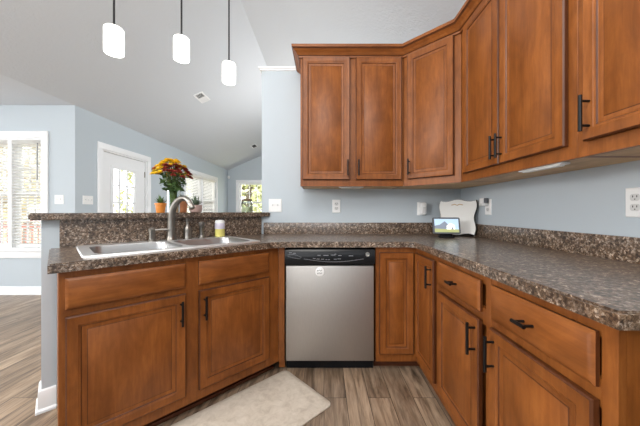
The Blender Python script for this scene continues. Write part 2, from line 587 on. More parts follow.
# windows -------------------------------------------------------------
def window(name, w, z0, z1, loc, rz, lites, grid, apron=True):
    """local: x along the wall from 0 to w, y=0 the room face of the wall, +y outdoors"""
    t = frame_empty(name, (loc[0], loc[1], 0), rz)
    bm = bm_new(); cw = 0.09
    for x0, x1, a, b in ((-cw, 0, z0, z1), (w, w + cw, z0, z1), (-cw, w + cw, z1, z1 + cw)):
        box(bm, x0, x1, -0.02, 0.0, a, b, 0.004)
    for x0, x1, a, b in ((0, .02, z0, z1), (w - .02, w, z0, z1), (.02, w - .02, z1 - .02, z1), (.02, w - .02, z0, z0 + .02)):
        box(bm, x0, x1, 0.0, 0.12, a, b)
    n = len(lites)
    for k in range(1, n):
        box(bm, lites[k][0] - .05, lites[k][0], 0.0, 0.10, z0 + .02, z1 - .02)
    obj('window_frame', bm, M_trim, t)
    bm = bm_new()
    box(bm, -cw - .02, w + cw + .02, -0.055, 0.0, z0 - .02, z0 + .004, 0.004)
    if apron: box(bm, -cw, w + cw, -0.02, 0.0, z0 - .11, z0 - .02, 0.004)
    obj('window_sill', bm, M_trim, t)
    for x0, x1 in lites:
        zm = (z0 + z1) / 2
        for k, (a, b) in enumerate(((z0 + .02, zm + .015), (zm - .015, z1 - .02))):
            yy = 0.055 if k == 0 else 0.082
            bm = bm_new(); s = 0.042
            rect = [(x0, x0 + s, a, b), (x1 - s, x1, a, b), (x0 + s, x1 - s, a, a + s), (x0 + s, x1 - s, b - s, b)]
            for p in rect: box(bm, p[0], p[1], yy, yy + .026, p[2], p[3])
            nx, nz = grid
            for i in range(1, nx):
                xx = x0 + s + (x1 - x0 - 2 * s) * i / nx
                box(bm, xx - .008, xx + .008, yy + .004, yy + .020, a + s, b - s)
            for j in range(1, nz):
                zz = a + s + (b - a - 2 * s) * j / nz
                box(bm, x0 + s, x1 - s, yy + .005, yy + .019, zz - .008, zz + .008)
            sa = obj('sash', bm, M_trim, t)
            bm = bm_new(); box(bm, x0 + s, x1 - s, yy + .010, yy + .014, a + s, b - s)
            obj('pane', bm, M_glass, sa)
    return t
def blind(label, x0, x1, zb, zt, loc, rz, tilt, pitch=0.040):
    t = thing('window_blind', label, 'window blind', (loc[0], loc[1], 0), rz, None)
    bm = bm_new(); box(bm, x0, x1, 0.0, 0.045, zt - .05, zt, 0.004); obj('headrail', bm, M_blind, t)
    bm = bm_new()
    c, s = math.cos(tilt) * .021, math.sin(tilt) * .021
    z = zt - .075
    while z > zb + .04:
        obox(bm, ((x0 + x1) / 2, .023, z), ((x1 - x0) / 2, 0, 0), (0, c, s), (0, -s * .06, c * .06))
        z -= pitch
    obj('slat_panel', bm, M_blind, t)
    bm = bm_new(); box(bm, x0, x1, 0.003, 0.043, zb, zb + .018, 0.003); obj('bottom_rail', bm, M_blind, t)
    for k in range(3):
        xx = x0 + .06 + (x1 - x0 - .12) * k / 2
        bm = bm_new()
        for yy in (0.004, 0.042): box(bm, xx - .0015, xx + .0015, yy - .0015, yy + .0015, zb + .01, zt - .05)
        box(bm, xx - .0015, xx + .0015, .004, .042, zb + .010, zb + .012)
        obj('ladder_cord', bm, M_blind, t)
    bm = bm_new(); tube(bm, [(x1 - .035, -.006, zt - .04), (x1 - .035, -.008, zt - .52)], .004, 8); obj('tilt_wand', bm, M_ring, t)
    return t
w1 = WIN1[1] - WIN1[0]
window('window_1', w1, WIN1[2], WIN1[3], (WIN1[0], YN), 0, [(.02, .445), (.495, w1 - .02)], (3, 2))
blind('wide white slatted blind in the breakfast nook window, deck railing seen through it', .024, w1 - .024, WIN1[2] + .006, WIN1[3] - .022, (WIN1[0], YN + .002), 0, math.radians(-28))
w2 = WIN2[1] - WIN2[0]
window('window_2', w2, WIN2[2], WIN2[3], (XL, WIN2[0]), PI / 2, [(.02, .875), (.925, w2 - .02)], (1, 1))
blind('white slatted blind in the wide window behind the flowers', .024, w2 - .024, WIN2[2] + .03, WIN2[3] - .022, (XL - .002, WIN2[0]), PI / 2, math.radians(-34))
w3 = WIN3[1] - WIN3[0]
window('window_3', w3, WIN3[2], WIN3[3], (WIN3[0], YF), 0, [(.02, w3 - .02)], (3, 2))

# half-glazed door in the left wall ------------------------------------
d = frame_empty('door_1', (XL, DOOR[0], 0), PI / 2)
dw = DOOR[1] - DOOR[0]
bm = bm_new()
for x0, x1, a, b in ((-.09, 0, FZ, DOOR[3]), (dw, dw + .09, FZ, DOOR[3]), (-.09, dw + .09, DOOR[3], DOOR[3] + .09)):
    box(bm, x0, x1, -.02, 0, a, b, .004)
for x0, x1, a, b in ((0, .02, FZ, DOOR[3]), (dw - .02, dw, FZ, DOOR[3]), (.02, dw - .02, DOOR[3] - .02, DOOR[3])):
    box(bm, x0, x1, 0, .12, a, b)
obj('door_casing', bm, M_trim, d)
gx0, gx1, gz0, gz1 = .225, .735, 0.98, 1.80
bm = bm_new()
for p in ((.024, gx0, FZ + .01, 2.006), (gx1, dw - .024, FZ + .01, 2.006), (gx0, gx1, FZ + .01, gz0), (gx0, gx1, gz1, 2.006)):
    box(bm, p[0], p[1], .03, .072, p[2], p[3])
leaf = obj('door_leaf', bm, M_trim, d)
bm = bm_new()
rect = [(gx0 - .03, gx1 + .03, gz0 - .03, gz0 + .02), (gx0 - .03, gx1 + .03, gz1 - .02, gz1 + .03), (gx0 - .03, gx0 + .02, gz0 + .02, gz1 - .02), (gx1 - .02, gx1 + .03, gz0 + .02, gz1 - .02)]
for p in rect: box(bm, p[0], p[1], .018, .030, p[2], p[3], .004)
for i in (1, 2):
    xx = gx0 + (gx1 - gx0) * i / 3; box(bm, xx - .011, xx + .011, .038, .056, gz0, gz1)
    zz = gz0 + (gz1 - gz0) * i / 3; box(bm, gx0, gx1, .039, .055, zz - .011, zz + .011)
obj('glazing_grid', bm, M_trim, leaf)
bm = bm_new(); box(bm, gx0, gx1, .045, .049, gz0, gz1); obj('pane', bm, M_glass, leaf)
bm = bm_new()
for z in (.35, 1.05, 1.78): box(bm, dw - .03, dw - .012, .018, .03, z - .05, z + .05)
obj('hinge', bm, M_nickel, d)
bm = bm_new(); lathe(bm, [(.028, 0), (.028, .008), (.012, .012), (.012, .035), (.026, .045), (.028, .06), (.018, .072)], n=16)
bmesh.ops.rotate(bm, verts=bm.verts, matrix=Matrix.Rotation(PI / 2, 3, 'X')); bmesh.ops.translate(bm, verts=bm.verts, vec=(.09, .03, .95))
obj('door_knob', bm, M_nickel, leaf)

# outdoors ------------------------------------------------------------
bm = bm_new(); box(bm, -60, 40, 3.7, 70, -1.1, -1.0); obj('ground', bm, M_grass, kind='structure')
bm = bm_new(); box(bm, -9.0, XL - .125, YN + .13, 6.4, -.12, -.06); obj('deck', bm, M_deckf, kind='structure')
t = thing('deck_railing', 'red stained wooden railing outside the breakfast nook window', 'railing', (-9, 5.9, -.06))
bm = bm_new(); box(bm, 0, 5.6, -.07, .07, .92, .96); obj('top_rail', bm, M_deck, t)
bm = bm_new(); box(bm, 0, 5.6, -.02, .02, .10, .18); obj('bottom_rail', bm, M_deck, t)
bm = bm_new(); box(bm, 0, 5.6, -.02, .02, .80, .90); obj('upper_rail', bm, M_deck, t)
bm0 = bm_new(); box(bm0, -.045, .045, -.045, .045, 0, .92); post = obj('post', bm0, M_deck, t); post.location = (.1, 0, 0)
for k in (1, 2, 3):
    p = post.copy(); COL.objects.link(p); p.parent = t; p.location = (.1 + 1.8 * k, 0, 0)
bm0 = bm_new(); box(bm0, -.018, .018, .02, .056, .08, .88); bal = obj('baluster', bm0, M_deck, t); bal.location = (.3, 0, 0)
for k in range(1, 38):
    p = bal.copy(); COL.objects.link(p); p.parent = t; p.location = (.3 + .135 * k, 0, 0)

def tree(label, x, y, h, w, mat, seed):
    rnd = random.Random(seed)
    t = thing('leafy_tree', label, 'tree', (x, y, -1.0))
    bm = bm_new(); tube(bm, [(0, 0, 0), (.08, .05, h * .3), (0, .1, h * .6), (.1, 0, h * .9)], [.20, .15, .10, .03], 10)
    for k in range(7):
        a = rnd.random() * 6.28; z = h * rnd.uniform(.3, .7)
        tube(bm, [(0.03, .05, z), (math.cos(a) * w * .3, math.sin(a) * w * .3, z + h * .1), (math.cos(a) * w * .55, math.sin(a) * w * .55, z + h * .2)], [.07, .045, .015], 6)
    obj('trunk', bm, M_trunk, t)
    bm = bm_new()
    blobs = [(rnd.uniform(-.5, .5) * w, rnd.uniform(-.5, .5) * w, h * rnd.uniform(.22, .92), rnd.uniform(.22, .40) * w) for _ in range(16)]
    for bx, by, bz, br in blobs:
        for k in range(130):
            d_ = Vector((rnd.gauss(0, 1), rnd.gauss(0, 1), rnd.gauss(0, 1))).normalized() * br * rnd.uniform(.55, 1)
            c = Vector((bx, by, bz)) + d_
            a_ = Vector((rnd.gauss(0, 1), rnd.gauss(0, 1), rnd.gauss(0, 1))).normalized()
            b_ = a_.orthogonal().normalized(); s_ = rnd.uniform(.10, .19)
            vs = [bm.verts.new(c + v * s_) for v in (a_ * 1.3, b_ * .7, -a_ * 1.3, -b_ * .7)]
            bm.faces.new(vs)
    obj('crown', bm, mat, t, recalc=False)
tree('golden leaved tree outside, seen through the upper half of the nook window blind', -11.5, 9.0, 6.5, 2.6, M_fol[1], 1)
tree('green tree outside, low behind the red deck railing', -20.0, 15.5, 5.8, 3.4, M_fol[2], 2)
tree('golden tree outside, in the upper left panes of the white door', -15.0, 13.6, 7.2, 3.0, M_fol[1], 3)
tree('yellow green tree outside, in the right panes of the white door', -12.6, 19.6, 8.0, 3.6, M_fol[0], 4)
tree('yellow green tree outside, far off behind the blind of the wide window', -15.5, 34.0, 9.0, 4.2, M_fol[0], 5)
tree('yellow green tree outside, filling the far gridded window', -4.2, 15.0, 7.0, 3.4, M_fol[0], 7)
tree('pale green tree outside, behind the tree of the far gridded window', -4.8, 24.0, 9.0, 4.2, M_fol[0], 8)

# ------------------------------------------------------------------ counters
def arc_pts(p0, p1, p2, n=6):
    return [p0 * (1 - s) ** 2 + p1 * 2 * s * (1 - s) + p2 * s ** 2 for s in [k / n for k in range(n + 1)]]
corner = Vector((-0.2996, 1.805, 0))
cpts = [pen(PEN_L + .03, -.025)]
cpts += arc_pts(pen(.11, -.025), corner, Vector((-.18, 1.805, 0)))
cpts += arc_pts(Vector((.56, 1.805, 0)), Vector((.602, 1.805, 0)), Vector((.602, 1.763, 0)), 5)
cpts += [Vector((.602, .551, 0)), Vector((XR - .001, .551, 0)), Vector((XR - .001, YW - .001, 0)), Vector((XE + .001, YW - .001, 0)), pen(PEN_L + .03, .609)]
SX0, SX1, SU0, SU1 = .078, .968, .055, .575       # sink outer, x = PEN_L - l
def pl(x, u, z=0.0): return pen(PEN_L - x, u, z)
hole = [pl(x, u, 0) for x, u in [(p.x, p.y) for p in rrect(SX0 + .018, SX1 - .018, SU0 + .018, SU1 - .018, .03, 0, 3)]]
ctop = thing('kitchen_countertop', 'speckled brown laminate countertop running round all base cabinets, sink set in it', 'countertop', (0, 0, 0))
bm = bm_new()
filled(bm, [[Vector((p.x, p.y, CT)) for p in cpts], [Vector((p.x, p.y, CT)) for p in hole]], CT - CB)
bmesh.ops.recalc_face_normals(bm, faces=bm.faces)
ed = [e for e in bm.edges if len(e.link_faces) == 2 and e.calc_face_angle(0) > 1.2 and min(v.co.z for v in e.verts) > CT - .001]
bmesh.ops.bevel(bm, geom=ed, offset=.006, segments=2, affect='EDGES')
obj('worktop', bm, M_lam, ctop)
bm = bm_new(); box(bm, XE + .02, XR - .002, YW - .021, YW - .001, CT, 1.016, .003); obj('backsplash', bm, M_lam, ctop)
bm = bm_new(); box(bm, XR - .021, XR - .001, .551, YW - .022, CT, 1.016, .003); obj('backsplash', bm, M_lam, ctop)
bm = bm_new(); pen_box(bm, -.236, PEN_L - .010, .589, .609, CT, 1.0695); obj('backsplash', bm, M_lam, ctop)

bm = bm_new()
v = .106
# bar stops at the wall end: kitchen edge runs to the wall face
e0 = pen(-.308, .55)
bpts = [pen(PEN_L + v, .55), e0, Vector((XE - .034, YW - .002, 0)), Vector((XE - .034, YW + .20, 0)), pen(-.20, .93), pen(PEN_L + v, .93)]
filled(bm, [[Vector((p.x, p.y, 1.108)) for p in bpts]], .038)
bmesh.ops.recalc_face_normals(bm, faces=bm.faces)
ed = [e for e in bm.edges if len(e.link_faces) == 2 and e.calc_face_angle(0) > .6]
bmesh.ops.bevel(bm, geom=ed, offset=.006, segments=2, affect='EDGES')
tag(obj('breakfast_bar_top', bm, M_lam), 'raised speckled laminate bar top along the pony wall behind the sink', 'bar top')

# ------------------------------------------------------------------ cabinets
def add_handle(parent, x, z, length, vertical=True):
    bm = bm_new(); h = length / 2
    y = -.052
    a, b = ((x, y, z - h), (x, y, z + h)) if vertical else ((x - h, y, z), (x + h, y, z))
    tube(bm, [a, b], .006, 10)
    k = h * .68
    for s in (-k, k):
        q = (x, y, z + s) if vertical else (x + s, y, z)
        tube(bm, [q, (q[0], -.0185, q[2])], .0045, 8)
    return obj('handle', bm, M_handle, parent, label='black bar pull')
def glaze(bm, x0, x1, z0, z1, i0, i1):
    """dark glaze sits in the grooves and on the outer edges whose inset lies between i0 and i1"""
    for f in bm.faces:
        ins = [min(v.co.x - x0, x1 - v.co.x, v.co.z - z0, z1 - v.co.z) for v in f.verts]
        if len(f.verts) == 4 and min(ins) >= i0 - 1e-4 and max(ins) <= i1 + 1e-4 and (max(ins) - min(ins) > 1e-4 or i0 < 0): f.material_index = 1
def add_door(parent, x0, x1, z0, z1, handle=None):
    """handle: (x, z centre, length)"""
    bm = bm_new()
    rect_rings(bm, x0, x1, z0, z1, [(.001, -.0015), (0, -.004), (0, -.017), (.005, -.0215), (.008, -.0205), (.038, -.0205), (.041, -.0180), (.046, -.0175), (.049, -.013), (.054, -.010)], cap1=False)
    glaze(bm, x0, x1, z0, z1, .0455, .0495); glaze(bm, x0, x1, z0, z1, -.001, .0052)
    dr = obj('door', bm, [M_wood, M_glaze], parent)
    bm = bm_new()
    rect_rings(bm, x0, x1, z0, z1, [(.0495, -.005), (.0495, -.0125), (.060, -.0125), (.0625, -.0110), (.066, -.0110), (.0685, -.0125)])
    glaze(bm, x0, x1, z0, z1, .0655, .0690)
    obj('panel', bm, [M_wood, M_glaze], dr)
    if handle: add_handle(dr, *handle)
    return dr
def add_drawer(parent, x0, x1, z0, z1, handle=None, name='drawer'):
    bm = bm_new()
    rect_rings(bm, x0, x1, z0, z1, [(.001, -.0015), (0, -.004), (0, -.012), (.004, -.015), (.014, -.0205)])
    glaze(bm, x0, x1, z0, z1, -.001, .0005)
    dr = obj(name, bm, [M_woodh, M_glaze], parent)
    if handle: add_handle(dr, handle[0], handle[1], handle[2], False)
    return dr
def face_frame(parent, w, z0, z1, stiles, rails):
    """stiles: (x0,x1); rails: (x0,x1,z0,z1); plus the dark inside is closed by the carcass"""
    bm = bm_new()
    for a, b in stiles: box(bm, a, b, 0, .019, z0, z1, .0008, 1)
    for a, b, c, d_ in rails: box(bm, a, b, .0005, .0185, c, d_)
    return obj('face_frame', bm, M_wood, parent)
def poly_prism(bm, pts, z0, z1):
    loft(bm, [[(x, y, z) for x, y in pts] for z in (z0, z1)])
DB, DT = .158, .692        # base doors
RB, RT = .722, .848        # drawers

# sink base in the peninsula
t = thing('sink_base_cabinet', 'stained wood base cabinet under the sink with two doors and two false drawer fronts', 'cabinet', (PEN0.x, PEN0.y, 0), PI / 4)
bm = bm_new(); W = PEN_L
rect_rings(bm, 0, W, .10, CB, [(0, .0192), (0, .02)], True, False)
poly_prism(bm, [(0, .0192), (W, .0192), (W, .585), (0, .585)], .10, .68)
box(bm, 0, .018, .0192, .585, .68, CB); box(bm, W - .018, W, .0192, .585, .68, CB)
obj('carcass', bm, M_wood, t)
face_frame(t, W, .10, CB, [(0, .04), (.455, .556), (.963, W)], [(.04, .963, .835, CB), (.04, .963, .675, .74), (.04, .963, .10, .18)])
add_drawer(t, .020, .473, RB, RT, name='false_drawer_front'); add_drawer(t, .538, .981, RB, RT, name='false_drawer_front')
add_door(t, .020, .473, DB, DT, (.447, .600, .125)); add_door(t, .538, .981, DB, DT, (.564, .600, .125))
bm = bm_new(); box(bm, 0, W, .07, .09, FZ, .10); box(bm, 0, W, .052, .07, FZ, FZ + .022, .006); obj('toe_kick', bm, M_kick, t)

# filler beside the dishwasher
bm = bm_new(); loft(bm, [[(-.309, 1.8305, z), (-.268, 1.8305, z), (-.268, 1.85, z), (-.309, 1.85, z)] for z in (.10, CB - .001)])
box(bm, -.308, -.268, 1.85, 1.87, FZ + .02, CB - .002)
tag(obj('filler_strip', bm, M_wood), 'narrow upright wood filler strip left of the dishwasher', 'filler strip')

# corner base cabinet with two doors at right angles
FX = .627
t = thing('corner_base_cabinet', 'corner base cabinet with two narrow doors meeting at a right angle, right of the dishwasher', 'cabinet', (0, 0, 0))
bm = bm_new()
poly_prism(bm, [(.350, 1.8495), (.6465, 1.8495), (.6465, 1.48), (1.21, 1.48), (1.21, 2.415), (.350, 2.415)], .10, CB)
obj('carcass', bm, M_wood, t)
A = frame_empty('face', (.350, 1.83, 0), 0); A.parent = t
del A['kind']; A.name = 'left_face'
B = frame_empty('face', (FX, 1.83, 0), -PI / 2); B.parent = t
del B['kind']; B.name = 'right_face'
def baked(fn, place):
    """build parts with fn(dummy) then bake placement so that they are direct children of t"""
    before = set(bpy.data.objects)
    fn(place)
    return [o for o in bpy.data.objects if o not in before]
M_A = Matrix.Translation((.350, 1.83, 0)); M_B = Matrix.Translation((FX, 1.83, 0)) @ Matrix.Rotation(-PI / 2, 4, 'Z')
bpy.data.objects.remove(A); bpy.data.objects.remove(B)
def bake(fn, mtx):
    for o in baked(fn, t):
        o.data.transform(mtx)
bake(lambda p: face_frame(p, .277, .10, CB, [(0, .03), (.262, .277)], [(.03, .262, .835, CB), (.03, .262, .10, .18)]), M_A)
bake(lambda p: add_door(p, .022, .2535, DB, .842), M_A)
bake(lambda p: face_frame(p, .35, .10, CB, [(0, .02), (.315, .35)], [(.02, .315, .835, CB), (.02, .315, .10, .18)]), M_B)
bake(lambda p: add_door(p, .024, .328, DB, .842, (.300, .745, .125)), M_B)
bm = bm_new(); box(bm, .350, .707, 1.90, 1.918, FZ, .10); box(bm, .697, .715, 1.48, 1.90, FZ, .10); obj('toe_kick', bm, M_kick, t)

def drawer_base(label, y_start, width, dr, do, hx):
    t = thing('drawer_base_cabinet', label, 'cabinet', (FX, y_start, 0), -PI / 2, 'drawer base cabinets along the right wall')
    bm = bm_new(); box(bm, .0005, width - .0005, .0192, .585, .10, CB); obj('carcass', bm, M_wood, t)
    face_frame(t, width, .10, CB, [(.0005, .032), (width - .035, width - .0005)], [(.032, width - .035, .835, CB), (.032, width - .035, .675, .74), (.032, width - .035, .10, .18)])
    add_drawer(t, dr[0], dr[1], RB, RT, ((dr[0] + dr[1]) / 2, (RB + RT) / 2, .052))
    add_door(t, dr[0], dr[1], DB, DT, (hx, .608, .127))
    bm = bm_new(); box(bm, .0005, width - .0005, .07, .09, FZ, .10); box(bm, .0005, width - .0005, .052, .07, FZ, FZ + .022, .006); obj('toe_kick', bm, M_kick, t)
    return t
drawer_base('base cabinet next to the corner doors, one drawer over a door with right-hand pull', 1.4795, .4695, (.030, .416), None, .394)
drawer_base('nearest base cabinet at the counter end, one drawer over a door with left-hand pull', 1.0095, .4345, (.016, .398), None, .044)

# wall cabinets
UZ0, UZ1 = 1.315, 2.362
UD0, UD1 = 1.366, 2.328
UH = 1.456
def wall_cabinet(label, loc, rz, w, doors, handles, depth=.303):
    t = thing('wall_cabinet', label, 'cabinet', loc, rz)
    bm = bm_new()
    box(bm, .0005, .016, .0192, depth, UZ0 + .004, UZ1); box(bm, w - .016, w - .0005, .0192, depth, UZ0 + .004, UZ1)
    box(bm, .016, w - .016, .0192, depth, UZ0 + .0105, UZ1)
    obj('carcass', bm, M_wood, t)
    bm = bm_new(); box(bm, .016, w - .016, .0195, depth - .001, UZ0 + .004, UZ0 + .0095); obj('bottom_panel', bm, M_ply, t, label='pale unstained underside')
    st = [(.0005, .04), (w - .045, w - .0005)]
    if len(doors) == 2: st.insert(1, (doors[0][1] - .02, doors[1][0] + .02))
    face_frame(t, w, UZ0, UZ1, st, [(.03, w - .03, UZ0, UZ0 + .065), (.03, w - .03, UZ1 - .05, UZ1)])
    for (a, b), hx in zip(doors, handles): add_door(t, a, b, UD0, UD1, (hx, UH, .124))
    return t
wall_cabinet('tall two-door wall cabinet on the back wall, left of the diagonal corner one', (-.187, 2.135, 0), 0, .813, [(.018, .391), (.437, .797)], [.372, .456])
wall_cabinet('two-door wall cabinet on the right wall, paired pulls at its middle', (.932, 1.829, 0), -PI / 2, .838, [(.052, .414), (.422, .802)], [.395, .441])
wall_cabinet('nearest wall cabinet on the right wall, cut off by the picture edge', (.932, .9905, 0), -PI / 2, .457, [(.036, .425)], [.062])
# diagonal corner wall cabinet
t = thing('corner_wall_cabinet', 'diagonal single-door wall cabinet across the corner of the two walls', 'cabinet', (.627, 2.135, 0), -PI / 4)
inv = Matrix.Translation((.627, 2.135, 0)) @ Matrix.Rotation(-PI / 4, 4, 'Z')
inv.invert()
def loc2(x, y):
    q = inv @ Vector((x, y, 0)); return (q.x, q.y)
DW = math.hypot(.305, .305)
bm = bm_new()
poly_prism(bm, [(.014, .0195), (DW - .014, .0195), loc2(.9345, 1.8305), loc2(1.2355, 1.8305), loc2(1.2355, 2.4385), loc2(.6275, 2.4385), loc2(.6275, 2.1365)], UZ0 + .0105, UZ1)
obj('carcass', bm, M_wood, t)
bm = bm_new()
poly_prism(bm, [(.016, .021), (DW - .016, .021), loc2(.9365, 1.832), loc2(1.234, 1.832), loc2(1.234, 2.437), loc2(.629, 2.437), loc2(.629, 2.138)], UZ0 + .004, UZ0 + .0095)
obj('bottom_panel', bm, M_ply, t, label='pale unstained underside')
face_frame(t, DW, UZ0, UZ1, [(.001, .06), (DW - .05, DW - .001)], [(.06, DW - .05, UZ0, UZ0 + .065), (.06, DW - .05, UZ1 - .05, UZ1)])
add_door(t, .042, .386, UD0, UD1, (.066, UH, .124))

# crown moulding
path = [Vector(p) for p in ((-.189, 2.4385), (-.189, 2.133), (.626, 2.133), (.930, 1.829), (.930, .535))]
prof = [(0.0005, 2.326), (.010, 2.326), (.012, 2.338), (.018, 2.342), (.024, 2.352), (.036, 2.366), (.050, 2.374), (.053, 2.380), (.060, 2.384), (.062, 2.404), (.0005, 2.404)]
loops = []
for i, p in enumerate(path):
    def nr(a, b):
        d_ = (b - a).normalized(); return Vector((d_.y, -d_.x))
    if i == 0: n = nr(path[0], path[1])
    elif i == len(path) - 1: n = nr(path[-2], path[-1])
    else:
        n1, n2 = nr(path[i - 1], p), nr(p, path[i + 1]); n = (n1 + n2) / (1 + n1.dot(n2))
    if i == 1: n = Vector((-1, -1))
    sgn = 1 if i not in (0,) else 1
    loops.append([(p.x + n.x * o, p.y + n.y * o, z) for o, z in prof])
loops[0] = [(-.189 - o, 2.4385, z) for o, z in prof]
bm = bm_new(); cl = loft(bm, loops)
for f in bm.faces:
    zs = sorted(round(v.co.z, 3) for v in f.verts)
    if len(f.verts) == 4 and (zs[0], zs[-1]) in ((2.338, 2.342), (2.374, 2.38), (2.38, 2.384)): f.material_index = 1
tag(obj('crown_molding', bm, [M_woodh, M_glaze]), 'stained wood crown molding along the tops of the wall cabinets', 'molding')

def strip_light(label, loc, rz, w):
    t = thing('strip_light', label, 'under-cabinet light', loc, rz)
    bm = bm_new(); box(bm, 0, w, 0, .04, -.010, 0, .003); obj('housing', bm, M_white, t)
    bm = bm_new(); box(bm, .02, w - .02, .005, .035, -.015, -.0101, .003); obj('diffuser', bm, M_strip, t)
strip_light('white strip light under the back wall cabinet', (.12, 2.175, UZ0 + .0038), 0, .20)
strip_light('longer white strip light under the right wall cabinet near the counter end', (.952, 1.325, UZ0 + .0038), -PI / 2, .24)

# ------------------------------------------------------------------ dishwasher
t = thing('dishwasher', 'stainless steel dishwasher with black control panel between the wood cabinets', 'dishwasher', (-.2645, 1.83, 0))
W = .608
bm = bm_new(); box(bm, .004, W - .004, .02, .58, .11, CB - .008); obj('tub_body', bm, M_blackm, t)
bm = bm_new(); box(bm, .008, W - .008, -.018, .019, .112, .752, .006); obj('door', bm, M_steel, t)
cp = bm_new()
loft(cp, [[(.002, y, z), (W - .002, y, z), (W - .002, .019, z), (.002, .019, z)] for y, z in ((-.012, .756), (-.024, .764), (-.026, .80), (-.020, .846), (-.010, .862), (.0, .866))])
p_ = obj('control_panel', cp, M_black, t)
bm = bm_new()
pts = [(.13 + .40 * k / 16, .80 - .020 * math.sin(PI * k / 16)) for k in range(17)]
tube(bm, [(x, -.0262 , z) for x, z in pts], .0012, 6)
tube(bm, [(.02, -.0255, .815), (.10, -.0262, .80), (.115, -.0262, .812), (.06, -.0245, .83), (.02, -.0245, .826)], .0011, 6)
obj('panel_line', bm, M_legend, p_)
for x, z, w_ in ((.22, .822, .022), (.26, .821, .035), (.31, .823, .03), (.335, .829, .012), (.36, .82, .022), (.43, .818, .03), (.03, .838, .02), (.055, .835, .02),
                 (.19, .80, .018), (.215, .797, .02), (.245, .796, .02), (.275, .793, .012), (.292, .793, .012), (.33, .796, .02), (.355, .798, .022)):
    y = -.0262 if z < .805 else (-.0235 if z < .826 else -.022)
    bm = bm_new(); box(bm, x, x + w_, y - .001, y + .004, z, z + .004); obj('panel_legend', bm, M_legend, p_)
bm = bm_new(); lathe(bm, [(.017, 0), (.017, .006), (.014, .010), (.008, .010), (.007, .006)], n=24)
bmesh.ops.rotate(bm, verts=bm.verts, matrix=Matrix.Rotation(PI / 2, 3, 'X')); bmesh.ops.translate(bm, verts=bm.verts, vec=(W - .052, -.0195, .829))
obj('latch_button', bm, M_chrome, p_, label='small round chrome button')
bm = bm_new(); box(bm, .004, W - .004, .045, .07, FZ + .001, .109); obj('toe_panel', bm, M_blackm, t, label='black toe panel')

t = thing('round_magnet', 'small round white magnet with two dark lines stuck on the dishwasher door', 'magnet', (-.028, 1.8118, .712))
bm = bm_new(); lathe(bm, [(.031, 0), (.031, .002), (.028, .0035)], n=32); bmesh.ops.rotate(bm, verts=bm.verts, matrix=Matrix.Rotation(PI / 2, 3, 'X')); obj('disc', bm, M_white, t)
bm = bm_new()
for z0, n in ((.004, 4), (-.014, 4)):
    for k in range(n):
        x = -.017 + .0088 * k
        box(bm, x, x + .002, -.0042, -.0034, z0, z0 + .010)
        box(bm, x + .002, x + .006, -.0042, -.0034, z0 + (.008 if k % 2 else 0), z0 + (.010 if k % 2 else .002))
        box(bm, x + .002, x + .006, -.0042, -.0034, z0 + .004, z0 + .006)
obj('print', bm, M_dark, t, label='dark printed marks')

# ------------------------------------------------------------------ sink and taps
t = thing('double_bowl_sink', 'stainless steel double bowl sink set into the peninsula counter', 'sink', (PEN0.x, PEN0.y, 0), PI / 4)
zt = CT + .008
outer = rrect(SX0, SX1, SU0, SU1, .032, zt)
bowls = [(.122, .508, .092, .475), (.540, .928, .092, .475)]
bm = bm_new()
def edges_of(lp):
    vs = [bm.verts.new(c) for c in lp]
    return vs, [bm.edges.new((vs[i], vs[(i + 1) % len(vs)])) for i in range(len(vs))]
vo, eo = edges_of(outer)
bv = []; ee = list(eo)
for b_ in bowls:
    v_, e_ = edges_of(rrect(*b_, .06, zt)); bv.append((b_, v_)); ee += e_
rf = bmesh.ops.triangle_fill(bm, edges=ee, use_beauty=True)
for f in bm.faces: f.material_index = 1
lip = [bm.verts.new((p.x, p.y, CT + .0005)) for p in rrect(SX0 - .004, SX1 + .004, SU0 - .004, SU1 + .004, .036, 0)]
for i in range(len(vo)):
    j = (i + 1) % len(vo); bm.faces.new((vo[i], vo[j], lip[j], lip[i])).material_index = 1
for b_, v_ in bv:
    prev = v_
    for ins, dz in ((.004, -.008), (.010, -.10), (.018, -.165), (.045, -.19)):
        cur = [bm.verts.new(p) for p in rrect(b_[0] + ins, b_[1] - ins, b_[2] + ins, b_[3] - ins, max(.06 - ins * .5, .02), zt + dz)]
        for i in range(len(cur)):
            j = (i + 1) % len(cur); bm.faces.new((prev[i], prev[j], cur[j], cur[i]))
        prev = cur
    bm.faces.new(prev)
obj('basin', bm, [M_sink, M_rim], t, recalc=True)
for b_ in bowls:
    bm = bm_new(); lathe(bm, [(.045, 0), (.045, .003), (.035, .004), (.030, .001)], ((b_[0] + b_[1]) / 2, (b_[2] + b_[3]) / 2, zt - .190), 24); obj('drain', bm, M_chrome, t)
ZS = zt
def sinkpt(x, u=.535): return pl(x, u, ZS)

p = sinkpt(.555)
t = thing('kitchen_faucet', 'tall brushed nickel gooseneck faucet at the middle of the sink', 'faucet', p)
bm = bm_new(); lathe(bm, [(.033, 0), (.033, .006), (.029, .012), (.0265, .03), (.026, .075), (.025, .085)], n=24); obj('base', bm, M_nickel, t)
dx, dy = .955, -.297
ctrl = [(0, .07), (0, .13), (.006, .175), (.022, .220), (.048, .258), (.082, .280), (.116, .284), (.144, .270), (.160, .250)]
pts, rad = [], []
for i in range(len(ctrl) - 1):
    p0, p1, p2, p3 = [Vector(ctrl[max(0, min(len(ctrl) - 1, i + k))]) for k in (-1, 0, 1, 2)]
    for k in range(4):
        s_ = k / 4
        q = .5 * (2 * p1 + (p2 - p0) * s_ + (2 * p0 - 5 * p1 + 4 * p2 - p3) * s_ ** 2 + (3 * p1 - p0 - 3 * p2 + p3) * s_ ** 3)
        pts.append((dx * q.x, dy * q.x, q.y)); rad.append(.0245 - .0085 * (i + s_) / 8)
